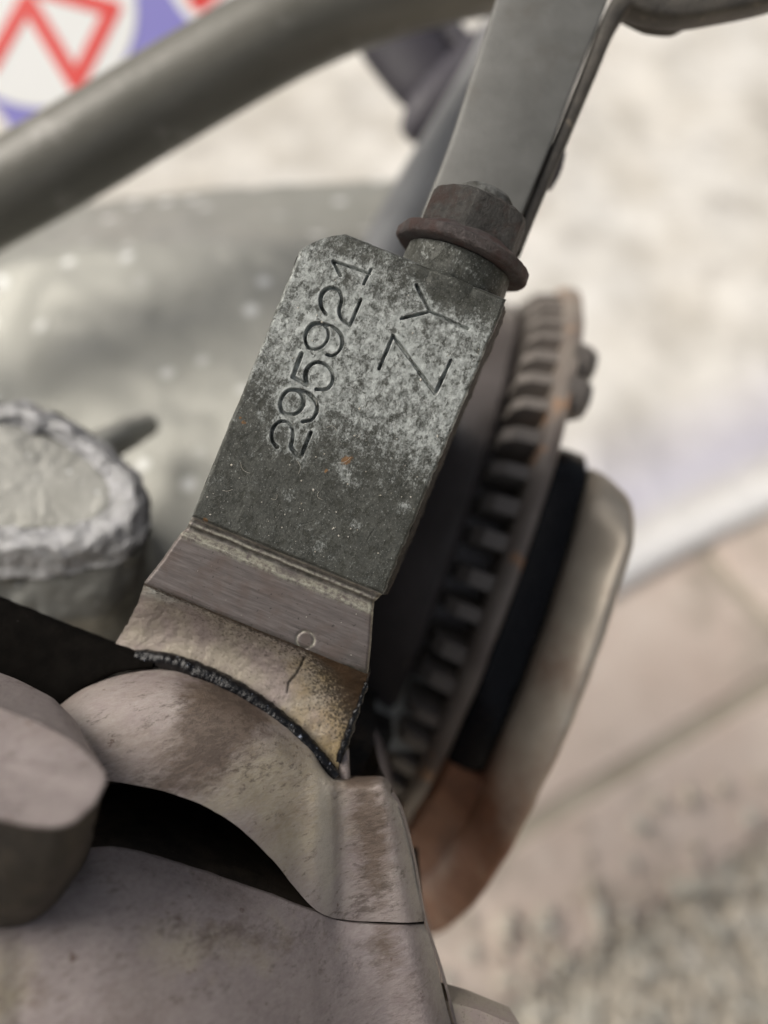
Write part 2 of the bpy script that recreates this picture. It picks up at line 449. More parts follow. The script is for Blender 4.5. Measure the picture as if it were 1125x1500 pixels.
M['gbed'] = plain('fine_gravel_sand', (.54, .48, .39), (.66, .59, .49), 60, .9, bump=.004, bscale=160, mm=False)
wobj('gravel_bed', [(*q, -.02) for q in bq] + [(*q, .0115) for q in bq], [(0, 3, 2, 1), (4, 5, 6, 7)] + [(i, (i + 1) % 4, 4 + (i + 1) % 4, 4 + i) for i in range(4)], M['gbed'], kind='structure')
gvv, gff, tone = [], [], []
placed = 0
for i in range(15000):
    a = random.uniform(-.75, .30); bb = -abs(random.triangular(0.0, .40, .02)) + .016
    stray = i % 50 == 0
    if stray: bb = abs(random.gauss(0, .02))
    q = GP(a, bb); rr = random.uniform(.0020, .0046) * (1.35 if random.random() < .15 else 1)
    sh = np.array([random.uniform(.75, 1.3), random.uniform(.7, 1.1), random.uniform(.5, .8)]) * rr
    an = random.uniform(0, 6.28); ca, sa = math.cos(an), math.sin(an)
    v = ico_v * sh; v = v * (1 + .22 * np.sin(ico_v @ rng.normal(size=3) * 2.3 + rng.uniform(0, 6))[:, None])
    v = np.stack([v[:, 0] * ca - v[:, 1] * sa, v[:, 0] * sa + v[:, 1] * ca, v[:, 2]], 1)
    v += np.array([q[0], q[1], (.0205 + sh[2] * .6 if stray else sh[2] * .35 + random.uniform(.0105, .0135))])
    n0 = len(ico_v) * placed; gvv.append(v); gff += [tuple(k + n0 for k in f) for f in ico_f]
    tone += [random.random()] * len(v); placed += 1
gr = wobj('gravel', np.concatenate(gvv), gff, M['gravel'], smooth=True, kind='stuff', label='loose mixed gravel lying beside the pink paving', category='gravel')
at = gr.data.attributes.new('tone', 'FLOAT', 'POINT'); at.data.foreach_set('value', tone)

# white sheet lying on the paving
def mat_sheet():
    m = Mat('dirty_white_sheet', mm=False)
    col = m.mix(m.ramp(m.noise(7, 6, .6), .35, .65), (.74, .705, .635), (.82, .80, .75))
    col = m.mix(m.ramp(m.noise(18, 6, .62, .2, off=3), .45, .60, 0, .7), col, (.52, .485, .42))
    col = m.mix(m.ramp(m.noise(42, 4, .6, off=5), .54, .68, 0, .6), col, (.42, .39, .35))
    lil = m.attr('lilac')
    col = m.mix(m.math('MULTIPLY', lil, .7), col, (.64, .63, .78))  # lilac band along the edge is shade put into the colour
    hem = m.attr('hem'); col = m.mix(hem, col, (.86, .85, .83))
    m.color(col); m.rough(.6); m.bump(m.noise(60, 5, .6, off=8), .004)
    return m.m
M['sheet'] = mat_sheet()
ah, bh = in_gp(gv(900, 893)); nA, nB = 150, 130
A = np.linspace(-1.15, .75, nA); B = bh + np.r_[0, np.linspace(.002, .05, 14), np.linspace(.06, 1.25, nB - 15)]
sv = np.zeros((nB, nA, 3)); lil = np.zeros((nB, nA)); hem = np.zeros((nB, nA))
for i, bb in enumerate(B):
    for j, a in enumerate(A):
        q = GP(a, bb + .004 * mnoise.noise(Vector((a * 9, 0, 3))))
        d = bb - bh
        z = .0240 + .004 * (1 - math.exp(-d / .05)) + .010 * mnoise.fractal(Vector((a * 6, bb * 6, .3)), .9, 2, 4) * min(1, d / .1) + .0012 * math.exp(-((d - .010) / .006) ** 2)
        if i == 0: z = .0215
        sv[i, j] = (q[0], q[1], max(z, .0215))
        hem[i, j] = max(0, 1 - max(0, d - .016) / .006)
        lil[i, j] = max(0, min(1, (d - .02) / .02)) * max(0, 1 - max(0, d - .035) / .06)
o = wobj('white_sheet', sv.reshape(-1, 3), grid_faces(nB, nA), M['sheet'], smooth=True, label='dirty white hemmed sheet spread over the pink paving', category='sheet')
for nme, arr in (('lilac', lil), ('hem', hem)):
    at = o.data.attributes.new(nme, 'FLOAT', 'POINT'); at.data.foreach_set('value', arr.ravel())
mod = o.modifiers.new('thickness', 'SOLIDIFY'); mod.thickness = .0015; mod.offset = 0

# printed plastic panel behind the frame tube
W = -150.0
bx = thing('printed_panel', 'violet panel printed with white discs and red angular marks, behind the grey tube', 'panel', P(60, 150, W))
def rect(x0, y0, x1, y1, w): return np.array([P(x0, y0, w), P(x1, y0, w), P(x1, y1, w), P(x0, y1, w)])
def deep(q, d): q = q.copy(); q[:, 2] -= d; return q
face = np.array([P(28, 205, W), P(520, -60, W), P(420, -350, W), P(-140, -40, W)])
part('panel_body', prism(face, deep(face, 5)), M['boxviolet'], bx, smooth=False)
def disc(px, py, rpx, name):
    th = np.linspace(0, 2 * math.pi, 48, endpoint=False)
    f = np.array([P(px + rpx * math.cos(t), py + rpx * math.sin(t), W) for t in th]); f[:, 2] += .25
    f2 = f.copy(); f2[:, 2] -= .2
    return part(name, prism(f, f2), M['boxwhite'], bx, smooth=False)
def stroke(pts, wd, parent):
    for a, b_ in zip(pts[:-1], pts[1:]):
        a_, b2 = P(*a, W), P(*b_, W); d = b2 - a_; d /= np.linalg.norm(d); n = np.array([-d[1], d[0], 0]) * wd
        q = np.array([a_ - d * wd * .6 - n, b2 + d * wd * .6 - n, b2 + d * wd * .6 + n, a_ - d * wd * .6 + n])
        q[:, 2] += .42 + .05 * random.random(); q2 = q.copy(); q2[:, 2] -= .13
        part('red_mark', prism(q, q2), M['boxred'], parent, smooth=False)
d1 = disc(60, 18, 140, 'printed_disc')
stroke([(-12, 95), (40, 2), (112, 122), (166, 14), (60, -16)], 2.35, d1)
d2 = disc(360, -60, 122, 'printed_disc')
stroke([(250, -60), (292, 6), (350, -40)], 2.35, d2)

# ------------------------------------------------------------------ engine
eng = thing('engine', 'weathered alloy engine casing with stamped number pad, rusty flange nut and black sealant', 'engine', ST(0, -10, -60))

# --- stamped pad: a finely divided surface with the characters pressed in
def zq(pts): return [pxst(380 + x / 2.679, 240 + y / 2.679) for x, y in pts]
def ell(pts): return catmull(zq(pts), 40)
digits = [
  [(318, 438), (290, 383)], [(290, 381), (434, 432)], [(438, 414), (410, 472)],
  ('c', [(262, 592), (243, 560), (242, 520), (260, 494), (290, 486), (315, 500), (323, 535), (313, 575), (325, 610), (356, 634)]), [(356, 634), (399, 532)],
  ('c', [(240, 625), (208, 630), (184, 660), (181, 695), (195, 722), (220, 728), (250, 714), (270, 682), (264, 642), (240, 625)]),
  ('c', [(240, 625), (286, 638), (318, 668), (326, 704), (312, 736), (287, 753), (266, 749)]),
  [(166, 744), (131, 836)], [(131, 836), (188, 868)], ('c', [(188, 868), (181, 832), (194, 796), (226, 779), (260, 788), (285, 818), (287, 855), (264, 884), (224, 885)]),
  ('c', [(140, 887), (112, 890), (89, 915), (82, 950), (93, 976), (122, 985), (152, 974), (174, 942), (164, 900), (140, 887)]),
  ('c', [(140, 887), (190, 898), (220, 930), (227, 966), (205, 1003), (170, 1012)]),
  ('c', [(70, 1112), (50, 1084), (52, 1042), (76, 1014), (106, 1012), (128, 1036), (131, 1076), (124, 1108), (139, 1134), (163, 1152)]), [(163, 1152), (202, 1054)],
  [(617, 475), (668, 577)], [(557, 608), (668, 580)], [(668, 578), (818, 648)],
  [(470, 803), (525, 674)], [(525, 674), (690, 902)], [(690, 902), (752, 771)],
]
segs = []
for dg in digits:
    q = catmull(zq(dg[1]), 26) if isinstance(dg, tuple) else np.array(zq(dg))
    segs += [(q[i], q[i + 1]) for i in range(len(q) - 1)]

def vnoise(x, y, sc, seed):
    r = np.random.default_rng(seed).random((256, 256)); x = x * sc + 100; y = y * sc + 100
    xi, yi = np.floor(x).astype(int), np.floor(y).astype(int); fx, fy = x - xi, y - yi
    fx = fx * fx * (3 - 2 * fx); fy = fy * fy * (3 - 2 * fy); a = lambda i, j: r[i % 256, j % 256]
    return (a(xi, yi) * (1 - fx) + a(xi + 1, yi) * fx) * (1 - fy) + (a(xi, yi + 1) * (1 - fx) + a(xi + 1, yi + 1) * fx) * fy - .5
def fbm(x, y, sc, seed, o=4):
    return sum(vnoise(x, y, sc * 2 ** i, seed + i) / 2 ** i for i in range(o))

T0, T1 = -19.2, 21.0
nS, nT = 320, 490
tt = np.linspace(T0, T1, nT)
def s_left(t):
    s = np.full_like(t, -13.9)
    c = np.clip((t - 16.8) / 3.4, 0, 1); s = s + 3.1 * c ** 1.5
    return s + np.clip(t - 20.2, 0, 1) * 1.8
def s_right(t): return 12.15 + .35 * (t - T0) / (T1 - T0)
sl = s_left(tt) + .10 * fbm(tt, tt * 0, .9, 5); sr = s_right(tt) + .16 * fbm(tt, tt * 0, 1.1, 9)
x = np.linspace(0, 1, nS)
Sg = sl[:, None] + (sr - sl)[:, None] * x[None]
Tg = np.repeat(tt[:, None], nS, 1)
# the top edge bows a little and is slightly ragged
Tg = Tg + .12 * fbm(Sg, Sg * 0, .8, 14) * np.clip((Tg - 19) / 2, 0, 1)
dist = np.full(Sg.shape, 9.0)
for a, b_ in segs:
    lo = np.minimum(a, b_) - 1.3; hi = np.maximum(a, b_) + 1.3
    jj = np.where((Sg > lo[0]) & (Sg < hi[0]) & (Tg > lo[1]) & (Tg < hi[1]))
    if not len(jj[0]): continue
    px_, py_ = Sg[jj], Tg[jj]; d = b_ - a; l2 = d @ d + 1e-9
    h = np.clip(((px_ - a[0]) * d[0] + (py_ - a[1]) * d[1]) / l2, 0, 1)
    dist[jj] = np.minimum(dist[jj], np.hypot(px_ - a[0] - h * d[0], py_ - a[1] - h * d[1]))
hw = .18 + .10 * fbm(Sg, Tg, .45, 40)
groove = np.clip((hw + .05 - dist) / .10, 0, 1); groove = groove * groove * (3 - 2 * groove)
burr_highlight = np.exp(-((dist - hw - .13) / .07) ** 2)
Wg = -(.85 + .5 * fbm(Sg, Tg, .3, 44)) * groove + .03 * burr_highlight + .05 * fbm(Sg, Tg, .25, 20) + .035 * fbm(Sg, Tg, 1.6, 50, 3)
edge = np.minimum(np.minimum(Sg - sl[:, None], sr[:, None] - Sg), np.minimum(Tg - T0 + .0, T1 - Tg))
Wg -= .55 * np.clip(1 - edge / .45, 0, 1) ** 2
# the metal swells up into the round boss under the nut
cyl = -6.55 + np.sqrt(np.clip(7.15 ** 2 - (Sg - 5.1) ** 2, 0, None)); kk = np.clip((Tg - 17.8) / 2.6, 0, 1); kk = kk * kk * (3 - 2 * kk)
Wg = np.where(Tg > 17.8, Wg + np.clip(cyl, 0, None) * kk, Wg)
# a few dents and scratches
for _ in range(12):
    cs, ct, an, ln = random.uniform(-13, 11), random.uniform(-18, 19), random.uniform(0, 3.14), random.uniform(.3, 1.4)
    d_ = np.array([math.cos(an), math.sin(an)]); q = (Sg - cs) * d_[0] + (Tg - ct) * d_[1]; e_ = -(Sg - cs) * d_[1] + (Tg - ct) * d_[0]
    Wg -= .05 * np.exp(-(e_ / .07) ** 2) * (np.abs(q) < ln)
pat = np.clip(.10 + .95 * np.exp(-((Tg - 7.5) / 9.5) ** 2) * (1 - .35 * np.clip((-Sg - 5) / 9, 0, 1)) + .55 * np.exp(-((Sg + 12.5) / 2.5) ** 2 - ((Tg - 15) / 6) ** 2)
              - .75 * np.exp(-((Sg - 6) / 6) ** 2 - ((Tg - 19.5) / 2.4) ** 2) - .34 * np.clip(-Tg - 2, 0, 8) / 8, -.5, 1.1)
pat = pat + .75 * np.exp(-(dist / .9) ** 2) * (Tg > -9)
pg = np.empty((nT, nS, 3)); uvw = ST(Sg, Tg, Wg)
for i in range(3): pg[..., i] = uvw[i]
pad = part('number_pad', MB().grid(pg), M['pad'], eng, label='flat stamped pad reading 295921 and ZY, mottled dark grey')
rsp = np.zeros_like(Sg)
for px_, py_, rr_ in ((511, 672, .55), (504, 676, .45), (357, 619, .35), (352, 612, .2), (300, 762, .4), (478, 690, .3)):
    c_ = pxst(px_, py_); rsp += np.exp(-((Sg - c_[0]) ** 2 + (Tg - c_[1]) ** 2) / rr_ ** 2)
for px_, py_, rr_, k_ in ((505, 690, 1.6, .5), (590, 745, 1.0, .6), (620, 640, 1.2, .5), (470, 800, 1.4, .5), (520, 768, .8, .55), (590, 630, 1.1, .45), (420, 720, 1.2, .3), (320, 700, .9, .4)):
    c_ = pxst(px_, py_); pat = pat + k_ * 1.3 * np.exp(-((Sg - c_[0]) ** 2 + (Tg - c_[1]) ** 2) / rr_ ** 2)
for nme, arr in (('rustspot', rsp), ('patina', pat), ('burr_highlight', np.maximum(burr_highlight * (dist < 2) * (.6 + 1.2 * fbm(Sg, Tg, .5, 47)), .9 * np.exp(-(edge / .13) ** 2) * np.clip(.7 + 1.6 * fbm(Sg, Tg, .6, 49), 0, 1)))):  # burrs, plus worn pad edges with a highlight painted into the colour
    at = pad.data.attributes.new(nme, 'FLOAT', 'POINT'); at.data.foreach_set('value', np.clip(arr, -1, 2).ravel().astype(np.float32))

# --- drafted dark walls round the pad and the land
def wall_rows(line, out, depths, flare, amp=.25, seed=0):
    rows = []
    for d, fl in zip(depths, flare):
        rows.append(line + out * fl + np.array([0, 0, -d]))
    g_ = loft(rows, 120, 22); v = g_.reshape(-1, 3); k = np.repeat(np.linspace(0, 1, 22), 120)[:, None]
    return (v + (roughen(v, amp, .55, 4, seed) - v) * np.minimum(1, k * 5)).reshape(g_.shape)
sdirv = ST(1, 0) - ST(0, 0); tdirv = ST(0, 1) - ST(0, 0)
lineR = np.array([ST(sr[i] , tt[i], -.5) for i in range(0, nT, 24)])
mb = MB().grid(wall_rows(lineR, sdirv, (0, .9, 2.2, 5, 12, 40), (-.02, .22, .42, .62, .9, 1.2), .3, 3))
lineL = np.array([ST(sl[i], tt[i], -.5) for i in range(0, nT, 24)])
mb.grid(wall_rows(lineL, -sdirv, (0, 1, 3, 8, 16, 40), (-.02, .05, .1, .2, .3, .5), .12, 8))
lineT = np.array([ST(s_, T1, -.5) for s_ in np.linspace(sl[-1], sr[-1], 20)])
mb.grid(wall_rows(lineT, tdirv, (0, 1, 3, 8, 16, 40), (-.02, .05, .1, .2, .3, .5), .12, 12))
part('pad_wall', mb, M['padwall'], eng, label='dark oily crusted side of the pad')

# --- machined land below the pad, with a small stamped ring
nS2, nT2 = 230, 110
t2 = np.linspace(-29.35, T0 + .02, nT2)
L0 = np.interp(t2, [-29.4, -27, -22, -20.6, T0], [-16.55, -15.9, -14.6, -14.25, -13.95]); R0 = np.interp(t2, [-29.4, -26, -21.6, -20.6, T0], [14.2, 13.2, 11.75, 11.5, 12.05])
L0 = L0 + .12 * fbm(t2, t2 * 0, .9, 61)
S2 = L0[:, None] + (R0 - L0)[:, None] * np.linspace(0, 1, nS2); Tt = np.repeat(t2[:, None], nS2, 1)
wav = .10 * fbm(S2, S2 * 0, .35, 66)
Tq = Tt + wav
prof = np.interp(Tq, [-29.6, -29.2, -28.8, -22.2, -21.75, -21.5, -21.0, -20.5, -20.2, -19.9, -19.5, -19.2], [-1.35, -1.22, -1.1, -1.1, -.95, -1.15, -1.55, -1.5, -1.05, -1.1, -1.0, -.5])
W2 = prof + .03 * fbm(S2, Tt, .5, 70) + .02 * fbm(S2 * .3, Tt * 3, 1, 75)
cs, ct = pxst(446, 939)
rr = np.hypot((S2 - cs), (Tt - ct) * 1.05); ang = np.arctan2(Tt - ct, S2 - cs)
ring = np.exp(-((rr - 1.12) / .16) ** 2) * (1 - .9 * np.exp(-((ang + .5) / .35) ** 2))
W2 -= .16 * ring
e2 = np.minimum(S2 - L0[:, None], R0[:, None] - S2); W2 -= .6 * np.clip(1 - e2 / .5, 0, 1) ** 2
worn = np.exp(-((Tq + 21.75) / .42) ** 2) * 1.1 + np.exp(-((Tq + 20.1) / .26) ** 2) * 1.0 + np.exp(-((Tq + 19.3) / .2) ** 2) * .6 + np.exp(-((rr - 1.12) / .16) ** 2) * .8 + np.clip(1 - (R0[:, None] - S2) / .3, 0, 1) * .8
worn = worn + .75 * np.exp(-((Tq + 21.2) / .55) ** 2) * np.clip(.7 + 2 * fbm(S2, Tt, .22, 81), 0, 1)
grime = np.exp(-((Tq + 20.6) / .28) ** 2) * .9 + np.exp(-((Tq + 19.7) / .22) ** 2) + .8 * np.clip((S2 - 9) / 5, 0, 1) * np.clip((-26.5 - Tt) / 2.5, 0, 1) + .55 * np.exp(-((Tt + 29.3) / .22) ** 2)
lg = np.empty((nT2, nS2, 3)); uvw = ST(S2, Tt, W2)
for i in range(3): lg[..., i] = uvw[i]
land = part('machined_land', MB().grid(lg), M['land'], eng, label='brownish machined strip with a tiny stamped ring')
for nme, arr in (('worn', worn), ('grime', grime)):
    at = land.data.attributes.new(nme, 'FLOAT', 'POINT'); at.data.foreach_set('value', np.clip(arr, 0, 1).ravel().astype(np.float32))
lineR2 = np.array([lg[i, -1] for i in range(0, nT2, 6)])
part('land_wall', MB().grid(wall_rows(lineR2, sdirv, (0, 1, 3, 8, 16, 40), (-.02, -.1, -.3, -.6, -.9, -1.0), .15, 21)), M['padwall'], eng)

# --- concave cast fillet running down to the sealant
nU = 200
top = np.array([lg[0, int(i)] for i in np.linspace(0, nS2 - 1, 16)])
bead_px = [(150, 968, -7.5), (200, 962, -7), (245, 968, -6.6), (290, 984, -6.2), (345, 1010, -5.6), (395, 1042, -5), (440, 1080, -4.4), (470, 1112, -4), (492, 1138, -3.8)]
bead = [P(*q) for q in bead_px]
bline = catmull(bead, 16)
mid1 = top * .72 + bline * .28 + np.array([0, 0, -2.6]); mid2 = top * .40 + bline * .60 + np.array([0, 0, -3.0])
fg = loft([top, top * .93 + bline * .07 + np.array([0, 0, -.75]), mid1, mid2, bline + np.array([0, 0, -1.0])], nU, 90)
fv = fg.reshape(-1, 3); fv = fv + (roughen(fv, .10, .8, 4, 4) - fv)
yy = np.repeat(np.linspace(0, 1, 90), nU); xx = np.tile(np.linspace(0, 1, nU), 90)
gr_ = .75 * np.exp(-(yy / .16) ** 2) + .22 * np.exp(-((yy - .35) / .3) ** 2) + 1.1 * np.clip((xx - .70) / .3, 0, 1) * np.clip(1.15 - yy * 1.1, 0, 1) - .25 * np.clip(.35 - xx, 0, .35) / .35 * (yy > .1)
cpx = [np.array(P(*q)) for q in ((446, 962, -3), (438, 980, -3.5), (431, 992, -4), (420, 1005, -4.5), (419, 1018, -5))]
cd = np.full(len(fv), 9.)
for a, b_ in zip(cpx[:-1], cpx[1:]):
    d = (b_ - a)[:2]; h = np.clip(((fv[:, :2] - a[:2]) @ d) / (d @ d), 0, 1); cd = np.minimum(cd, np.linalg.norm(fv[:, :2] - a[:2] - h[:, None] * d, axis=1))
cd += .10 * np.abs(fbm(fv[:, 0], fv[:, 1], 2.0, 90))
crack = np.clip((.20 - cd) / .12, 0, 1); fv[:, 2] -= .25 * crack
fil = part('cast_fillet', MB().grid(fv.reshape(fg.shape)), M['fillet'], eng, label='speckled pale fillet with a short dark crack')
for nme, arr in (('grime', gr_), ('crack', crack), ('warm', np.clip(1.1 * (xx - .35), 0, .75)), ('pale', np.exp(-((xx - .06) / .14) ** 2 - ((yy - .12) / .16) ** 2))):
    at = fil.data.attributes.new(nme, 'FLOAT', 'POINT'); at.data.foreach_set('value', arr.astype(np.float32))
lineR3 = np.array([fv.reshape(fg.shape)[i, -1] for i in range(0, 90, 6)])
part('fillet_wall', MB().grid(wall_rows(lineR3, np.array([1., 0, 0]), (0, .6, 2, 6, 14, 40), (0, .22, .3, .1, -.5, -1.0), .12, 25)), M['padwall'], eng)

# --- black sealant squeezed out of the joint
sp = sweep(bead[1:], [1.0, 1.15, 1.25, 1.2, 1.1, 1.0, .9, .7], 24, 260)
v = roughen(sp.reshape(-1, 3), .16, 1.0, 3, 2); part('sealant_bead', capped(MB(), v.reshape(sp.shape)), M['sealant'], eng, label='lumpy glossy black sealant bead')
sp = sweep([P(537, 1000, -3), P(527, 1030, -3.6), P(515, 1060, -4), P(505, 1090, -4.4), P(496, 1115, -4.6)], [.25, .35, .5, .5, .4], 12, 60)
v = roughen(sp.reshape(-1, 3), .2, 1.1, 4, 5); part('sealant_bead', capped(MB(), v.reshape(sp.shape)), M['sealant'], eng)
# wide black gasket flap at the end of the bead
up = [P(-60, 858, -9), P(0, 882, -8.5), P(60, 906, -8), P(120, 930, -7.5), P(190, 955, -6.6), P(225, 966, -6.2)]
lo = [P(-60, 1040, -4), P(0, 1038, -4.2), P(55, 1055, -4.6), P(110, 1016, -5.2), P(170, 986, -5.8), P(225, 978, -6.0)]
up = [up[0] + np.array([-26, 8, -6])] + up; lo = [lo[0] + np.array([-26, -2, -6])] + lo
gg = loft([np.array(up) + np.array([0, 0, -3]), up, .5 * np.array(up) + .5 * np.array(lo) + np.array([0, 0, .5]), lo, np.array(lo) + np.array([0, 0, -3])], 90, 50)
v = roughen(gg.reshape(-1, 3), .10, .5, 3, 6); part('gasket_flap', MB().grid(v.reshape(gg.shape)), M['blacksheet'], eng, label='matt black gasket flap')
# pale pin standing in for a sliver of the cover in the joint
a, e, f = frame_of(P(506, 1160, -5) - P(503, 1088, -6))
g_, _ = lathe([(0, .2), (.3, .55), (1, .7), (6.2, .75)], P(503, 1088, -6), a, 24)
part('cover_sliver', capped(MB(), g_), M['cover'], eng)

# --- upper round cover below the sealant, with the upright lug on its right
A_ = [(-60, 1125, -8), (30, 1068, -7), (70, 1042, -6.5), (130, 1003, -6), (230, 984, -5.2), (310, 1002, -4.6), (390, 1044, -4), (450, 1094, -3.2), (470, 1128, -2.0), (484, 1146, -1.6), (500, 1149, -2.4), (530, 1150, -2.4), (560, 1151, -2.2), (574, 1163, -3.6)]
B_ = [(-60, 1150, -2), (20, 1110, -1), (70, 1075, .2), (135, 1035, .8), (235, 1020, 1.4), (315, 1040, 1.4), (390, 1085, 1.0), (445, 1140, .2), (466, 1165, .2), (484, 1172, -.6), (500, 1174, -1.7), (530, 1176, -1.8), (565, 1178, -1.5), (590, 1192, -3.6)]
C_ = [(-60, 1160, 3), (10, 1130, 4), (70, 1108, 4.6), (140, 1095, 4.8), (240, 1095, 5), (325, 1120, 4.4), (390, 1170, 3.2), (440, 1230, 1.6), (465, 1250, 1.1), (485, 1255, -.2), (502, 1257, -1.4), (532, 1258, -1.6), (578, 1258, -1.2), (606, 1262, -3.8)]
D_ = [(-60, 1180, 5), (10, 1150, 5.6), (75, 1140, 6.4), (150, 1143, 6.8), (250, 1162, 7), (330, 1198, 6.2), (395, 1255, 4.6), (438, 1308, 2.6), (465, 1334, 1.6), (486, 1344, .2), (504, 1347, -1.0), (540, 1350, -1.2), (596, 1351, -.8), (622, 1350, -3.8)]
def ext(r_, dx=300, dy=60, dw=-14):      # the castings run on past the picture
    x_, y_, w_ = r_[0]; return [(x_ - dx, y_ + dy, w_ + dw)] + r_
rows = [[P(*q) for q in ext(r_)] for r_ in (A_, B_, C_, D_)]
cv = loft([np.array(rows[0]) + np.array([0, 0, -4])] + rows, 260, 110)
# the lip turns under into the pocket
lip = cv[-1]; under = np.array([lip + np.array([0, .35, -1.0]), lip + np.array([0, .6, -4]), lip + np.array([0, .2, -24])])
pocket = MB().grid(np.concatenate([lip[None] + np.array([0, .45, -.8]), under[1:]]))
cv = np.concatenate([cv, under[:1]]); v = roughen(cv.reshape(-1, 3), .06, .3, 3, 9)
uc = part('upper_cover', MB().grid(v.reshape(cv.shape)), M['cover'], eng, sharp=60, label='stained pinkish round cast cover with a lug')
uq = v[:, :2]
def blob(px, py, rx, ry, an=0.0):
    c_ = P(px, py, 2)[:2]; d_ = (uq - c_) * K; ca_, sa_ = math.cos(an), math.sin(an)
    return np.exp(-((d_[:, 0] * ca_ + d_[:, 1] * sa_) / rx) ** 2 - ((-d_[:, 0] * sa_ + d_[:, 1] * ca_) / ry) ** 2)
stn = 1.0 * blob(325, 1040, 75, 40, -.5) + .85 * blob(310, 1085, 50, 45) + .5 * blob(285, 1130, 45, 35) + .9 * blob(540, 1200, 30, 55) + .75 * blob(548, 1290, 28, 60) + .5 * blob(515, 1165, 30, 14) + .3 * blob(430, 1150, 26, 12) + .25 * blob(200, 1130, 60, 20)
wrm = .95 * blob(430, 1180, 70, 110, .5) + .4 * blob(330, 1150, 60, 40)
pal = .95 * blob(473, 1190, 11, 60) + .9 * blob(478, 1285, 12, 60) + .85 * blob(583, 1195, 12, 40, .3) + .85 * blob(603, 1270, 12, 60, .2) + .7 * blob(616, 1340, 12, 40, .2)  # ridge stripe is a highlight put into the colour; chamfer edges worn bare
for nme, arr in (('stain', stn), ('warm', wrm), ('pale', pal)):
    at = uc.data.attributes.new(nme, 'FLOAT', 'POINT'); at.data.foreach_set('value', np.clip(arr, 0, 1).astype(np.float32))
# outer flank of both covers, falling away beside the pulley
fl0 = [P(*q) for q in ((572, 1163, -3.0), (588, 1192, -3.2), (606, 1262, -3.6), (622, 1350, -3.6), (650, 1440, -3.2), (690, 1600, -2.5))]
fl1 = [p + np.array([.3, 0, -1.5]) for p in fl0]; fl2 = [p + np.array([-1.5, 0, -14]) for p in fl0]; fl3 = [p + np.array([-3, 0, -45]) for p in fl0]
gg = loft([fl0, fl1, fl2, fl3], 80, 24); part('cover_flank', MB().grid(gg), M['cover2'], eng)

# --- lower cover: from the seam out of the picture
E_ = [(-60, 1285, 10), (40, 1265, 9), (110, 1248, 7.6), (170, 1242, 6.8), (250, 1262, 5.6), (330, 1288, 4.4), (400, 1312, 3), (445, 1330, 2), (470, 1339, 1), (498, 1349, -.6), (540, 1354, -.7), (588, 1355, -.8), (622, 1354, -3.8)]
F_ = [(-60, 1330, 14), (40, 1318, 13.4), (110, 1306, 12.0), (170, 1302, 11), (250, 1318, 9.4), (330, 1338, 7.6), (400, 1358, 5.6), (445, 1370, 4), (472, 1378, 2.4), (505, 1385, .6), (548, 1388, .2), (602, 1390, .2), (634, 1390, -3.2)]
G_ = [(-60, 1450, 17), (40, 1450, 16.4), (110, 1440, 15.6), (170, 1430, 14.6), (250, 1440, 13), (330, 1450, 11), (400, 1458, 8.6), (450, 1462, 6.4), (485, 1465, 4.6), (525, 1468, 2.6), (565, 1470, 1.4), (622, 1472, 1), (654, 1475, -3)]
H_ = [(-60, 1640, 19), (40, 1640, 18.6), (110, 1640, 17.6), (170, 1640, 16.8), (250, 1640, 15), (330, 1640, 13), (400, 1640, 10.4), (450, 1640, 8), (490, 1640, 6), (540, 1640, 3.8), (585, 1640, 2.2), (650, 1640, 1.6), (695, 1640, -2.5)]
rows = [[P(*q) for q in ext(r_)] for r_ in ([(x_, y_, w_ + .35 * max(0, w_ - 4)) for x_, y_, w_ in q_] for q_ in (E_, F_, G_, H_, [(x_, 2100, w_ - 10) for x_, y_, w_ in H_]))]
lc = loft(rows, 250, 110); lp = lc[0]
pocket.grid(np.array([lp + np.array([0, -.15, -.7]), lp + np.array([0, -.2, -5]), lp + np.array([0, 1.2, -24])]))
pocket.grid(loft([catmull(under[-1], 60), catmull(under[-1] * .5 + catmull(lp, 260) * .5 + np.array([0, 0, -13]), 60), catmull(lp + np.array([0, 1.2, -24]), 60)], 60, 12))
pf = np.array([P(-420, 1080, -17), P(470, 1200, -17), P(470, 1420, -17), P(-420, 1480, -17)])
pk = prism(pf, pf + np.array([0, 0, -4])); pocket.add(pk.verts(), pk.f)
part('pocket_wall', pocket, M['lugface'], eng, label='oily pocket between the covers, its shade put into the black colour')
lc = np.concatenate([np.array([lp + np.array([0, -.25, -1.6]), lp + np.array([0, -.12, -.5])]), lc])
v = roughen(lc.reshape(-1, 3), .05, .25, 3, 14)
uq = v[:, :2]
lwc = part('lower_cover', MB().grid(v.reshape(lc.shape)), M['cover2'], eng, sharp=60, label='mauve grey cast lower cover')
for nme, arr in (('stain', .55 * blob(565, 1390, 28, 60) + .4 * blob(360, 1330, 120, 18, -.35) + .35 * blob(120, 1330, 60, 40)), ('warm', .5 * blob(330, 1330, 110, 30, -.3) + .7 * blob(90, 1330, 50, 60)), ('pale', .8 * blob(630, 1400, 13, 60, .25) + .8 * blob(655, 1490, 13, 60, .25))):
    at = lwc.data.attributes.new(nme, 'FLOAT', 'POINT'); at.data.foreach_set('value', np.clip(arr, 0, 1).astype(np.float32))
# thin edged lug at the foot of the cover
pl = [P(646, 1464, -4), P(700, 1479, -3.6), P(765, 1506, -3.4), P(800, 1600, -3), P(640, 1600, -3)]
part('foot_lug', prism(np.array(pl), np.array(pl) + np.array([-1.0, 0, -5])), M['fillet'], eng, smooth=False)

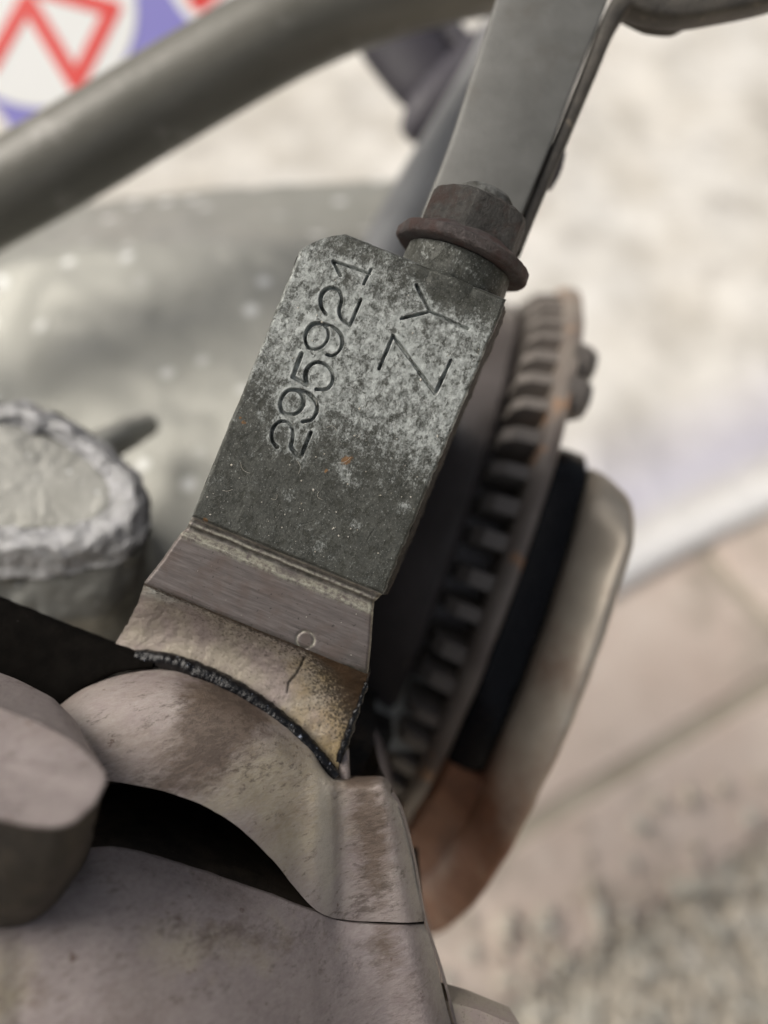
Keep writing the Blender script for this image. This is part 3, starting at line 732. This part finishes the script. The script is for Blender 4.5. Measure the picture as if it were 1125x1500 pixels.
# --- square cast lug standing up at the lower left
tp = [(-430, 960, 12), (-120, 985, 17), (0, 1036, 20), (60, 1060, 21), (112, 1088, 22.5), (150, 1124, 24), (157, 1142, 26), (140, 1176, 28), (112, 1202, 30), (85, 1212, 31), (40, 1208, 31), (-120, 1170, 31), (-430, 1150, 28)]
tpv = np.array([P(*q) for q in tp]); cen = tpv.mean(0)
rings = [cen + (tpv - cen) * .1 + np.array([0, .1, .1]), cen + (tpv - cen) * .5 + np.array([0, .12, .12]), cen + (tpv - cen) * .95 + np.array([0, .08, .1]), tpv, tpv + np.array([-.25, -.35, -.5]), tpv + np.array([-2.5, -.5, -6]), tpv + np.array([-9, 1, -18])]
def poly(r_, n_):
    q_ = np.vstack([r_, r_[:1]]); d_ = np.r_[0, np.cumsum(np.linalg.norm(np.diff(q_, axis=0), axis=1))]
    return np.array([np.interp(np.linspace(0, d_[-1], n_ + 1)[:-1], d_, q_[:, k_]) for k_ in range(3)]).T
rg = np.array([poly(r_, 96) for r_ in rings])
rg = np.array([catmull(rg[:, j], 40) for j in range(96)]).transpose(1, 0, 2)
v = roughen(rg.reshape(-1, 3), .08, .25, 3, 3).reshape(rg.shape)
part('cast_lug', capped(MB(), v), M['cover2'], eng, label='blocky pale cast lug above the lower cover')
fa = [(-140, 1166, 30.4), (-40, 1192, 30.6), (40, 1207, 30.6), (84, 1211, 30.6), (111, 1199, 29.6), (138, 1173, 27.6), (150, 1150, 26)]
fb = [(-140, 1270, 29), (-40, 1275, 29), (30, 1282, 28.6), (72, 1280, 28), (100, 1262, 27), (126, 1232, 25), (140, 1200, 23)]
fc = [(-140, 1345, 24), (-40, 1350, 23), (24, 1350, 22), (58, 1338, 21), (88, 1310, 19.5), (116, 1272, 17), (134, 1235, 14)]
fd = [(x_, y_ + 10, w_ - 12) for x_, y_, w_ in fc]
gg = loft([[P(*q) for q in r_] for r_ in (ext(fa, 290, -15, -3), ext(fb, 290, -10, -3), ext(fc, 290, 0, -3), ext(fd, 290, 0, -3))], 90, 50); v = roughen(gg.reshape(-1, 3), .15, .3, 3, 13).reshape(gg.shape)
part('lug_face', MB().grid(v), M['lugface'], eng, label='grimy front of the lug, its shade put into the dark colour')

# --- stud boss, nut and washer flange, axis along the pad
NC = ST(5.1, 0, -6.6)
tax = tdirv
g_, _ = lathe([(20.2, 6.2), (20.7, 6.75), (21.6, 7.1), (23.0, 7.15), (24.6, 7.1), (24.9, 6.6)], NC, tax, 96, wob=.22)
part('stud_boss', MB().grid(g_, True), M['pad'], eng, sharp=40, label='grimy round boss under the nut')
nut = bpy.data.objects.new('flange_nut', None); C.objects.link(nut); nut.parent = eng; nut['label'] = 'rusty hexagonal flange nut'
g_, _ = lathe([(24.8, 6.0), (24.82, 8.7), (25.0, 9.05), (25.2, 9.15), (26.1, 9.15), (26.4, 9.0), (26.6, 8.4), (27.3, 7.2), (27.9, 6.3)], NC, tax, 130, wob=.34)
part('flange', capped(MB(), g_), M['flange'], nut, sharp=40, label='thin rust red flange')
a, e, f = frame_of(tax)
NR = 6.95
def hexr(th, ap): th = (th + math.radians(8)) % (math.pi / 3) - math.pi / 6; return ap / math.cos(th)
hx = []
for x_, lim in ((27.2, 99), (28.2, 99), (30.5, 99), (31.6, 7.15), (32.3, 6.7), (32.7, 6.0), (32.75, 4.2)):
    hx.append([NC + a * x_ + min(hexr(t_, 6.2), lim) * (e * math.cos(t_) + f * math.sin(t_)) for t_ in np.linspace(0, 2 * math.pi, 120, endpoint=False)])
hx = np.array(hx); v = roughen(hx.reshape(-1, 3), .10, .8, 4, 5).reshape(hx.shape)
part('hex_head', capped(MB(), v), M['nut'], nut, sharp=28)
g_, _ = lathe([(28, 3.6), (34.2, 3.7), (34.7, 3.2)], NC, tax, 40)
part('stud_end', capped(MB(), g_), M['stud'], nut, sharp=40)

# --- casing block under the pad, plus dark blocks added as the gap's shade
def stbox(s0, s1, t0, t1, w0, w1):
    q = [(s0, t0), (s1, t0), (s1, t1), (s0, t1)]
    return prism(np.array([ST(*k, w0) for k in q]), np.array([ST(*k, w1) for k in q]))
cb = stbox(-11, 12.5, -60, 12, -34, -100); gap_shade = stbox(13, 19.5, -78, -41, -16, -95); cb.add(gap_shade.verts(), gap_shade.f); gap_shade2 = stbox(19, 24, -80, -44, -40, -95); cb.add(gap_shade2.verts(), gap_shade2.f)
part('casing_and_gap_shade', cb, M['padwall'], eng, smooth=False)
g_, _ = lathe([(-10, 9), (46, 9)], ST(0, -20, -89), sdirv, 40); part('crankshaft', capped(MB(), g_), M['hub'], eng, sharp=40)

# --- blurred cylinder casting behind, to the left
R_ = [[(-150, 330, -112), (0, 318, -110), (150, 296, -108), (330, 276, -106), (480, 268, -106), (640, 262, -106)],
      [(-150, 392, -92), (0, 380, -90), (150, 345, -90), (330, 330, -90), (480, 330, -90), (640, 330, -90)],
      [(-150, 415, -92), (0, 405, -92), (120, 362, -91), (330, 345, -89), (480, 345, -88), (640, 345, -88)],
      [(-150, 440, -97), (0, 430, -97), (90, 400, -93), (330, 375, -88), (480, 375, -86), (640, 375, -86)],
      [(-150, 500, -99), (0, 500, -98), (90, 490, -88), (330, 480, -82), (480, 480, -80), (640, 480, -80)],
      [(-150, 640, -84), (0, 640, -82), (100, 640, -77), (330, 640, -72), (480, 640, -70), (640, 640, -70)],
      [(-150, 900, -70), (0, 900, -68), (120, 900, -64), (330, 900, -60), (480, 900, -58), (640, 900, -58)],
      [(-150, 1100, -64), (0, 1100, -62), (120, 1100, -60), (330, 1100, -56), (480, 1100, -54), (640, 1100, -54)]]
R_ = [[(-420, r_[0][1] + 20, r_[0][2] - 14)] + r_ for r_ in R_]
R_ = [[(x_, y_, w_ - 34 + 34 * min(1, i_ / 6)) for x_, y_, w_ in r_] for i_, r_ in enumerate(R_)]
gg = loft([[P(*q) for q in r_] for r_ in R_], 140, 120)
v = roughen(gg.reshape(-1, 3), .45, .10, 2, 20); part('cylinder_casting', MB().grid(v.reshape(gg.shape)), M['cast'], eng, label='grey rough cylinder casting with white sparkle put into its colour')
# rough round boss with a bright rim
def ringpx(pts): return [P(a_, b_, c_ - 15) for a_, b_, c_ in pts]
rin = ringpx([(-60, 660, -25), (0, 622, -27), (70, 640, -27), (130, 675, -26), (160, 705, -24.5), (165, 735, -23), (130, 762, -22), (60, 772, -21.5), (0, 770, -21.5), (-60, 765, -21.5)])
rmid = ringpx([(-90, 640, -24), (0, 602, -26.5), (85, 622, -26), (150, 665, -25), (190, 705, -23), (196, 745, -21), (160, 785, -19.5), (70, 800, -18.5), (0, 800, -18.5), (-90, 795, -18.5)])
rout = ringpx([(-110, 630, -26), (0, 588, -29), (95, 612, -28), (168, 660, -27), (212, 712, -25), (220, 775, -23), (178, 822, -21.5), (80, 842, -20.5), (0, 842, -20.5), (-110, 835, -20.5)])
rlow = ringpx([(-110, 660, -45), (0, 640, -48), (95, 660, -46), (168, 710, -40), (210, 780, -34), (214, 850, -29), (150, 915, -26), (60, 925, -25), (0, 905, -25), (-110, 900, -25)])
rbot = [p + np.array([-2, -6, -25]) for p in rlow]
cen = np.mean(rin, 0)
def cl(r_): r_ = np.array(r_); return catmull(np.vstack([r_, r_[:1]]), 141)[:-1]
RG = [cl(x_) for x_ in ([cen + (np.array(p) - cen) * .15 for p in rin], [cen + (np.array(p) - cen) * .6 for p in rin], rin, rmid, rout, rlow, rbot)]
top_g = np.array([catmull(np.array(RG[:3])[:, j], 20) for j in range(140)]).transpose(1, 0, 2)
rim_g = np.array([catmull(np.array([RG[2], RG[3], RG[4]])[:, j], 22) for j in range(140)]).transpose(1, 0, 2)
wal_g = np.array([catmull(np.array(RG[4:])[:, j], 34) for j in range(140)]).transpose(1, 0, 2)
bo = bpy.data.objects.new('cast_boss', None); C.objects.link(bo); bo.parent = eng; bo['label'] = 'rough round cast boss with bright lumpy rim'
v = roughen(top_g.reshape(-1, 3), .3, .18, 3, 7).reshape(top_g.shape); part('boss_top', capped(MB(), v), M['boss'], bo)
v = roughen(rim_g.reshape(-1, 3), .8, .24, 3, 7).reshape(rim_g.shape); part('boss_rim', MB().grid(v, True), M['bossrim'], bo, label='bright lumpy rim')
v = roughen(wal_g.reshape(-1, 3), .6, .3, 2, 7).reshape(wal_g.shape); part('boss_wall', MB().grid(v, True), M['boss'], bo)
sp = sweep([P(120, 668, -52), P(165, 645, -58), P(215, 622, -70)], [3.4, 3.2, 2.6], 20, 30); part('cast_rib', capped(MB(), roughen(sp.reshape(-1, 3), .5, .2, 2, 3).reshape(sp.shape)), M['cast'], eng)
# pale pipe beside the bracket
sp = sweep([P(545, 400, -100), P(605, 290, -100), P(655, 205, -100), P(705, 120, -102), P(765, 10, -106)], 5.5, 24, 40); part('breather_pipe', capped(MB(), sp), M['pipe'], eng, label='pale grey pipe behind the bracket')

# ------------------------------------------------------------------ frame tube
ft = thing('frame_tube', 'thick grey painted frame tube crossing behind the bracket', 'tube', P(150, 240, -95))
sp = sweep([P(-220, 405, -74), P(-60, 318, -73), P(80, 240, -72), P(260, 132, -72), P(420, 42, -72), P(540, -8, -74), P(660, -40, -78), P(900, -75, -90)], 9.5, 48, 90)
part('tube_wall', capped(MB(), sp), M['tube'], ft)

# ------------------------------------------------------------------ engine mounting bracket
br = thing('mounting_bracket', 'grey green folded steel bracket standing up behind the rusty nut', 'bracket', ST(5, 26, -16))
Lf = [P(596, 372, -13.5), P(628, 288, -14), P(660, 205, -14.8), P(690, 112, -16), P(726, 0, -18), P(780, -160, -22)]
Rt = [P(742, 372, -13.5), P(772, 296, -14), P(806, 214, -14.8), P(846, 112, -16), P(892, -4, -18), P(950, -160, -22)]
mid = [(.5 * (a_ + b_)) + np.array([0, 0, .5]) for a_, b_ in zip(Lf, Rt)]
def inset(a_, b_, k): return a_ + (b_ - a_) * k
cols = [np.array(Lf) + np.array([0, 0, -2.6]), np.array(Lf) + np.array([0, 0, -.7]), [inset(a_, b_, .04) for a_, b_ in zip(Lf, Rt)], mid, [inset(a_, b_, .965) for a_, b_ in zip(Lf, Rt)], np.array(Rt) + np.array([0, 0, -.5]), np.array(Rt) + np.array([0, 0, -2.6])]
gg = loft(cols, 60, 60); bk = gg.copy()
mb = MB().grid(gg); mb.grid(np.array([gg[0], gg[-1]]))
part('face_plate', mb, M['bracket'], br, sharp=50)
# second, darker leaf welded behind it, flaring out into the strap at the top
pth = [P(752, 372, -17.6), P(783, 296, -18), P(818, 214, -18.6), P(858, 118, -19.4), P(893, 34, -20.4), P(915, 8, -20.8), P(950, 16, -21), P(990, 20, -21), P(1045, 12, -21), P(1130, -8, -21), P(1240, -50, -22)]
wid = np.array([1.0, 1.0, 1.05, 1.1, 1.2, 1.5, 1.7, 1.8, 1.9, 2.0, 2.0])
rows = []
pp = catmull(pth, 110); ww = np.interp(np.linspace(0, 1, 110), np.linspace(0, 1, 11), wid)
loop = []
for i, p in enumerate(pp):
    tan = pp[min(i + 1, 109)] - pp[max(i - 1, 0)]; a, e, f = frame_of(tan)
    th = np.linspace(0, 2 * math.pi, 24, endpoint=False)
    loop.append(p + 2.6 * np.sign(np.cos(th))[:, None] * (np.abs(np.cos(th)) ** .5)[:, None] * e + ww[i] * np.sign(np.sin(th))[:, None] * (np.abs(np.sin(th)) ** .5)[:, None] * f)
part('rear_flange', capped(MB(), np.array(loop)), M['bracketdk'], br, label='dark thin rear flange flaring into a strap')
sp = sweep([P(905, 22, -24), P(950, 36, -24), P(985, 38, -24), P(1010, 26, -25)], [.8, 1.4, 1.4, .8], 16, 30); part('strap_lip', capped(MB(), sp), M['bracketdk'], br)
g_, _ = lathe([(-2, 3.2), (0, 3.4), (2, 3.0), (2.4, 1.0)], P(800, 245, -28), P(840, 260, -28) - P(800, 245, -28), 30); part('rear_rivet', capped(MB(), g_), M['lever'], br)

# ------------------------------------------------------------------ dark lever behind the bracket
lv = thing('lever', 'dark violet grey lever with rounded end hanging below the frame tube', 'lever', P(620, 100, -120))
sp = sweep([P(520, -70, -122), P(560, 10, -120), P(598, 78, -119), P(632, 128, -118), P(668, 150, -118)], [11, 11, 10.5, 9, 6], 28, 50, flat=.5); part('lever_arm', capped(MB(), sp), M['lever'], lv)
sp = sweep([P(596, 200, -114), P(612, 185, -114), P(640, 160, -114), P(690, 112, -116), P(760, 50, -118)], [2.5, 6.6, 7.8, 8.0, 8.0], 28, 50, flat=.6); part('lever_end', capped(MB(), sp), M['lever'], lv)
sp = sweep([P(590, 20, -128), P(640, 35, -126), P(690, 85, -124)], [4, 4, 4], 20, 30); part('lever_link', capped(MB(), sp), M['lever'], lv)

# ------------------------------------------------------------------ finned pulley
PH, PS = math.radians(-1.68), math.radians(2.54)
axst = np.array([math.cos(PH) * math.cos(PS), math.sin(PS), math.sin(PH)])
AX = ST(*axst) - ST(0, 0, 0); AX /= np.linalg.norm(AX)
PC = ST(0, -15.0, -108.0); PC2 = ST(0, -20.4, -108.5)
pu = thing('finned_pulley', 'blurred finned pulley wheel with black rubber insert and rusty rim', 'pulley', PC)
a, e, f = frame_of(AX)
up_sign = 1 if (f @ tdirv) > 0 else -1          # which way round is "up the pad"
def arc(lo_, hi_): q = sorted((up_sign * math.radians(lo_), up_sign * math.radians(hi_))); return q[0], q[1]
def turned(name, prof, mat, parent=pu, n=180, a0=None, a1=None, sharp=35, label=None, amp=0.0, taper=None, cen=None, skew=0.0):
    if len(prof) > 6 and sharp >= 60: prof = [tuple(q) for q in catmull(np.array(prof), 30)]
    g_, full = lathe(prof, PC if cen is None else cen, AX, n, a0, a1)
    if skew:                                     # the free end is cut on a slant across the rim
        c_ = np.asarray(PC if cen is None else cen); th = np.linspace(a0, a1, n); free = a1 if up_sign > 0 else a0; other = a0 if up_sign > 0 else a1
        xs = np.array([q[0] for q in prof]); kx = (xs.max() - xs) / (xs.max() - xs.min()) * 2 - 1
        for i_, (x_, r_) in enumerate(prof):
            for j in range(n):
                t_ = th[j] + up_sign * math.radians(skew) * kx[i_] * ((th[j] - other) / (free - other)) ** 6
                g_[i_, j] = c_ + a * x_ + (e * math.cos(t_) + f * math.sin(t_)) * r_
    if taper is not None:                        # the end of an open arc thins towards the axis side
        th = np.linspace(a0, a1, n) * up_sign
        for j in range(n):
            k_ = taper(math.degrees(th[j]))
            g_[:, j] -= (e * math.cos(th[j] * up_sign) + f * math.sin(th[j] * up_sign)) * k_
    if amp: g_ = roughen(g_.reshape(-1, 3), amp, .12, 4, 3).reshape(g_.shape)
    mb = MB().grid(g_, full)
    if not full:
        for c_ in (0, -1): mb.add(g_[:, c_], [tuple(range(len(prof)))])
    return part(name, mb, mat, parent, sharp=sharp, label=label), g_, len(prof)
turned('hub_drum', [(-6, 10), (-5, 44), (2, 52), (9, 57.5), (15, 60.2), (20.0, 61.2), (21.2, 60.4), (21.8, 57.5), (28.2, 57.5), (28.6, 10)], M['hub'], label='smooth dark drum', amp=.2)
turned('rim_plate', [(28.5, 50), (28.4, 66.9), (28.8, 67.8), (30.2, 68.8), (31.4, 69.0), (32.0, 68.0), (32.1, 50), (28.5, 50)], M['plate'], label='worn pulley plate, rusty at its edge', amp=.25)
NF = 61
def fin_mesh(k):
    q = np.random.default_rng(100 + k); th = 1.45 + q.uniform(-.2, .2); j = lambda: q.uniform(-.35, .35)
    prof = [(22.0 + j(), 57.0), (22.4 + j(), 63.4 + j()), (24.2, 65.4 + .5 * j()), (28.5, 66.7), (28.55, 57.0)]
    A_ = np.array([PC + a * x_ + e * r_ + f * (-th * (1.1 if r_ < 60 else .9)) for x_, r_ in prof]); B_ = np.array([PC + a * x_ + e * r_ + f * (th * (1.1 if r_ < 60 else .9)) for x_, r_ in prof])
    return prism(A_, B_)
base = np.array(pu['base']); fms = []
for k in range(5):
    fm = fin_mesh(k); me = make_mesh('fin', (fm.verts() - base) * .001, fm.f, M['fin'], False); fix_normals(me); fms.append(me)
for i in range(NF):
    o = bpy.data.objects.new('fin', fms[(i * 3 + i // 4) % 5]); C.objects.link(o); o.parent = pu
    o.rotation_mode = 'QUATERNION'; o.rotation_quaternion = Matrix.Rotation(2 * math.pi * (i + random.uniform(-.06, .06)) / NF, 3, Vector(AX)).to_quaternion()
a0, a1 = arc(-24, 31)
turned('rubber_insert', [(32.1, 50), (32.1, 65.4), (32.6, 67.2), (35.4, 67.8), (38.6, 67.6), (39.4, 66.4), (39.5, 50)], M['insert'], n=120, a0=a0, a1=a1, label='glossy black rubber insert', amp=.12, cen=PC2, taper=lambda d: 4 * max(0, (d - 22) / 9) ** 2)
a0, a1 = arc(-100, -24)
web, g_, n_ = turned('rust_web', [(32.1, 50), (32.1, 66.2), (32.9, 67.6), (35.5, 67.9), (38.0, 69.0), (39.5, 70.4), (39.6, 50)], M['rustweb'], n=90, a0=a0, a1=a1, label='rusty orange web below the rubber', amp=.5, cen=PC2)
a0, a1 = arc(-100, 24)
rim, rg_, n_ = turned('outer_rim', [(39.5, 50), (39.3, 69.4), (39.6, 71.0), (40.6, 72.8), (42.6, 75.0), (45.0, 76.8), (46.3, 77.1), (47.0, 76.2), (47.2, 74.0), (47.2, 50)], M['rim'], n=140, a0=a0, a1=a1, sharp=62, label='pale metal rim turning rusty orange below', amp=.22, cen=PC2, skew=3.2, taper=lambda d: 5 * max(0, (d - 16) / 8) ** 1.5)
ang = np.linspace(a0, a1, 140) * up_sign
ru = np.clip((-np.degrees(ang) + 2) / 34, 0, 1)
vals = np.concatenate([np.tile(ru, n_), ru[[0] * n_], ru[[-1] * n_]]).astype(np.float32)
at = rim.data.attributes.new('rust', 'FLOAT', 'POINT'); at.data.foreach_set('value', vals[:len(rim.data.vertices)])
for deg, mm_ in ((34, M['pipe']), (42, M['plate'])):
    q = up_sign * math.radians(deg); c0 = PC + AX * 31.5 + (e * math.cos(q) + f * math.sin(q)) * 65.5
    g_, _ = lathe([(-1, 4.2), (2.2, 4.2), (3.8, 3.2), (4.3, 1.4)], c0, AX, 14); part('rim_bolt', capped(MB(), g_), M['fin'], pu, smooth=False)

# ------------------------------------------------------------------ grit and lint lying on the pad, the land and the nut
M['grit'] = plain('pale_grit', (.42, .38, .30), (.62, .60, .54), 3.0, .7)
mb = MB(); oct_v = np.array([(1, 0, 0), (-1, 0, 0), (0, 1, 0), (0, -1, 0), (0, 0, 1), (0, 0, -1)], float)
oct_f = [(0, 2, 4), (2, 1, 4), (1, 3, 4), (3, 0, 4), (2, 0, 5), (1, 2, 5), (3, 1, 5), (0, 3, 5)]
for _ in range(110):
    i, j = random.randrange(8, nT - 8), random.randrange(8, nS - 8)
    if random.random() < .35: i = int(i * .45)
    c_ = pg[i, j]; z_ = abs(random.gauss(0, .055)) + .03
    mb.add(c_ + oct_v * np.array([random.uniform(.7, 1.5), random.uniform(.7, 1.5), .8]) * z_ + np.array([0, 0, z_ * .4]), oct_f)
for _ in range(14):
    i, j = random.randrange(6, nT2 - 6), random.randrange(6, nS2 - 6); c_ = lg[i, j]; z_ = abs(random.gauss(0, .05)) + .03
    mb.add(c_ + oct_v * z_ + np.array([0, 0, z_ * .4]), oct_f)
for _ in range(9):
    i, j = random.randrange(8, int(nT * .5)), random.randrange(20, nS - 20); c_ = pg[i, j] + np.array([0, 0, .05])
    an = random.uniform(0, 6.28); l_ = random.uniform(.3, .9); k_ = random.uniform(-.5, .5)
    pt = [c_ + np.array([math.cos(an) * q * l_ - math.sin(an) * q * q * k_, math.sin(an) * q * l_ + math.cos(an) * q * q * k_, .04 * (1 - q * q)]) for q in (-1, -.4, .3, 1)]
    mb.grid(sweep(pt, .018, 5, 9), True)
gt = part('grit', mb, M['grit'], eng, smooth=False); gt['kind'] = 'stuff'
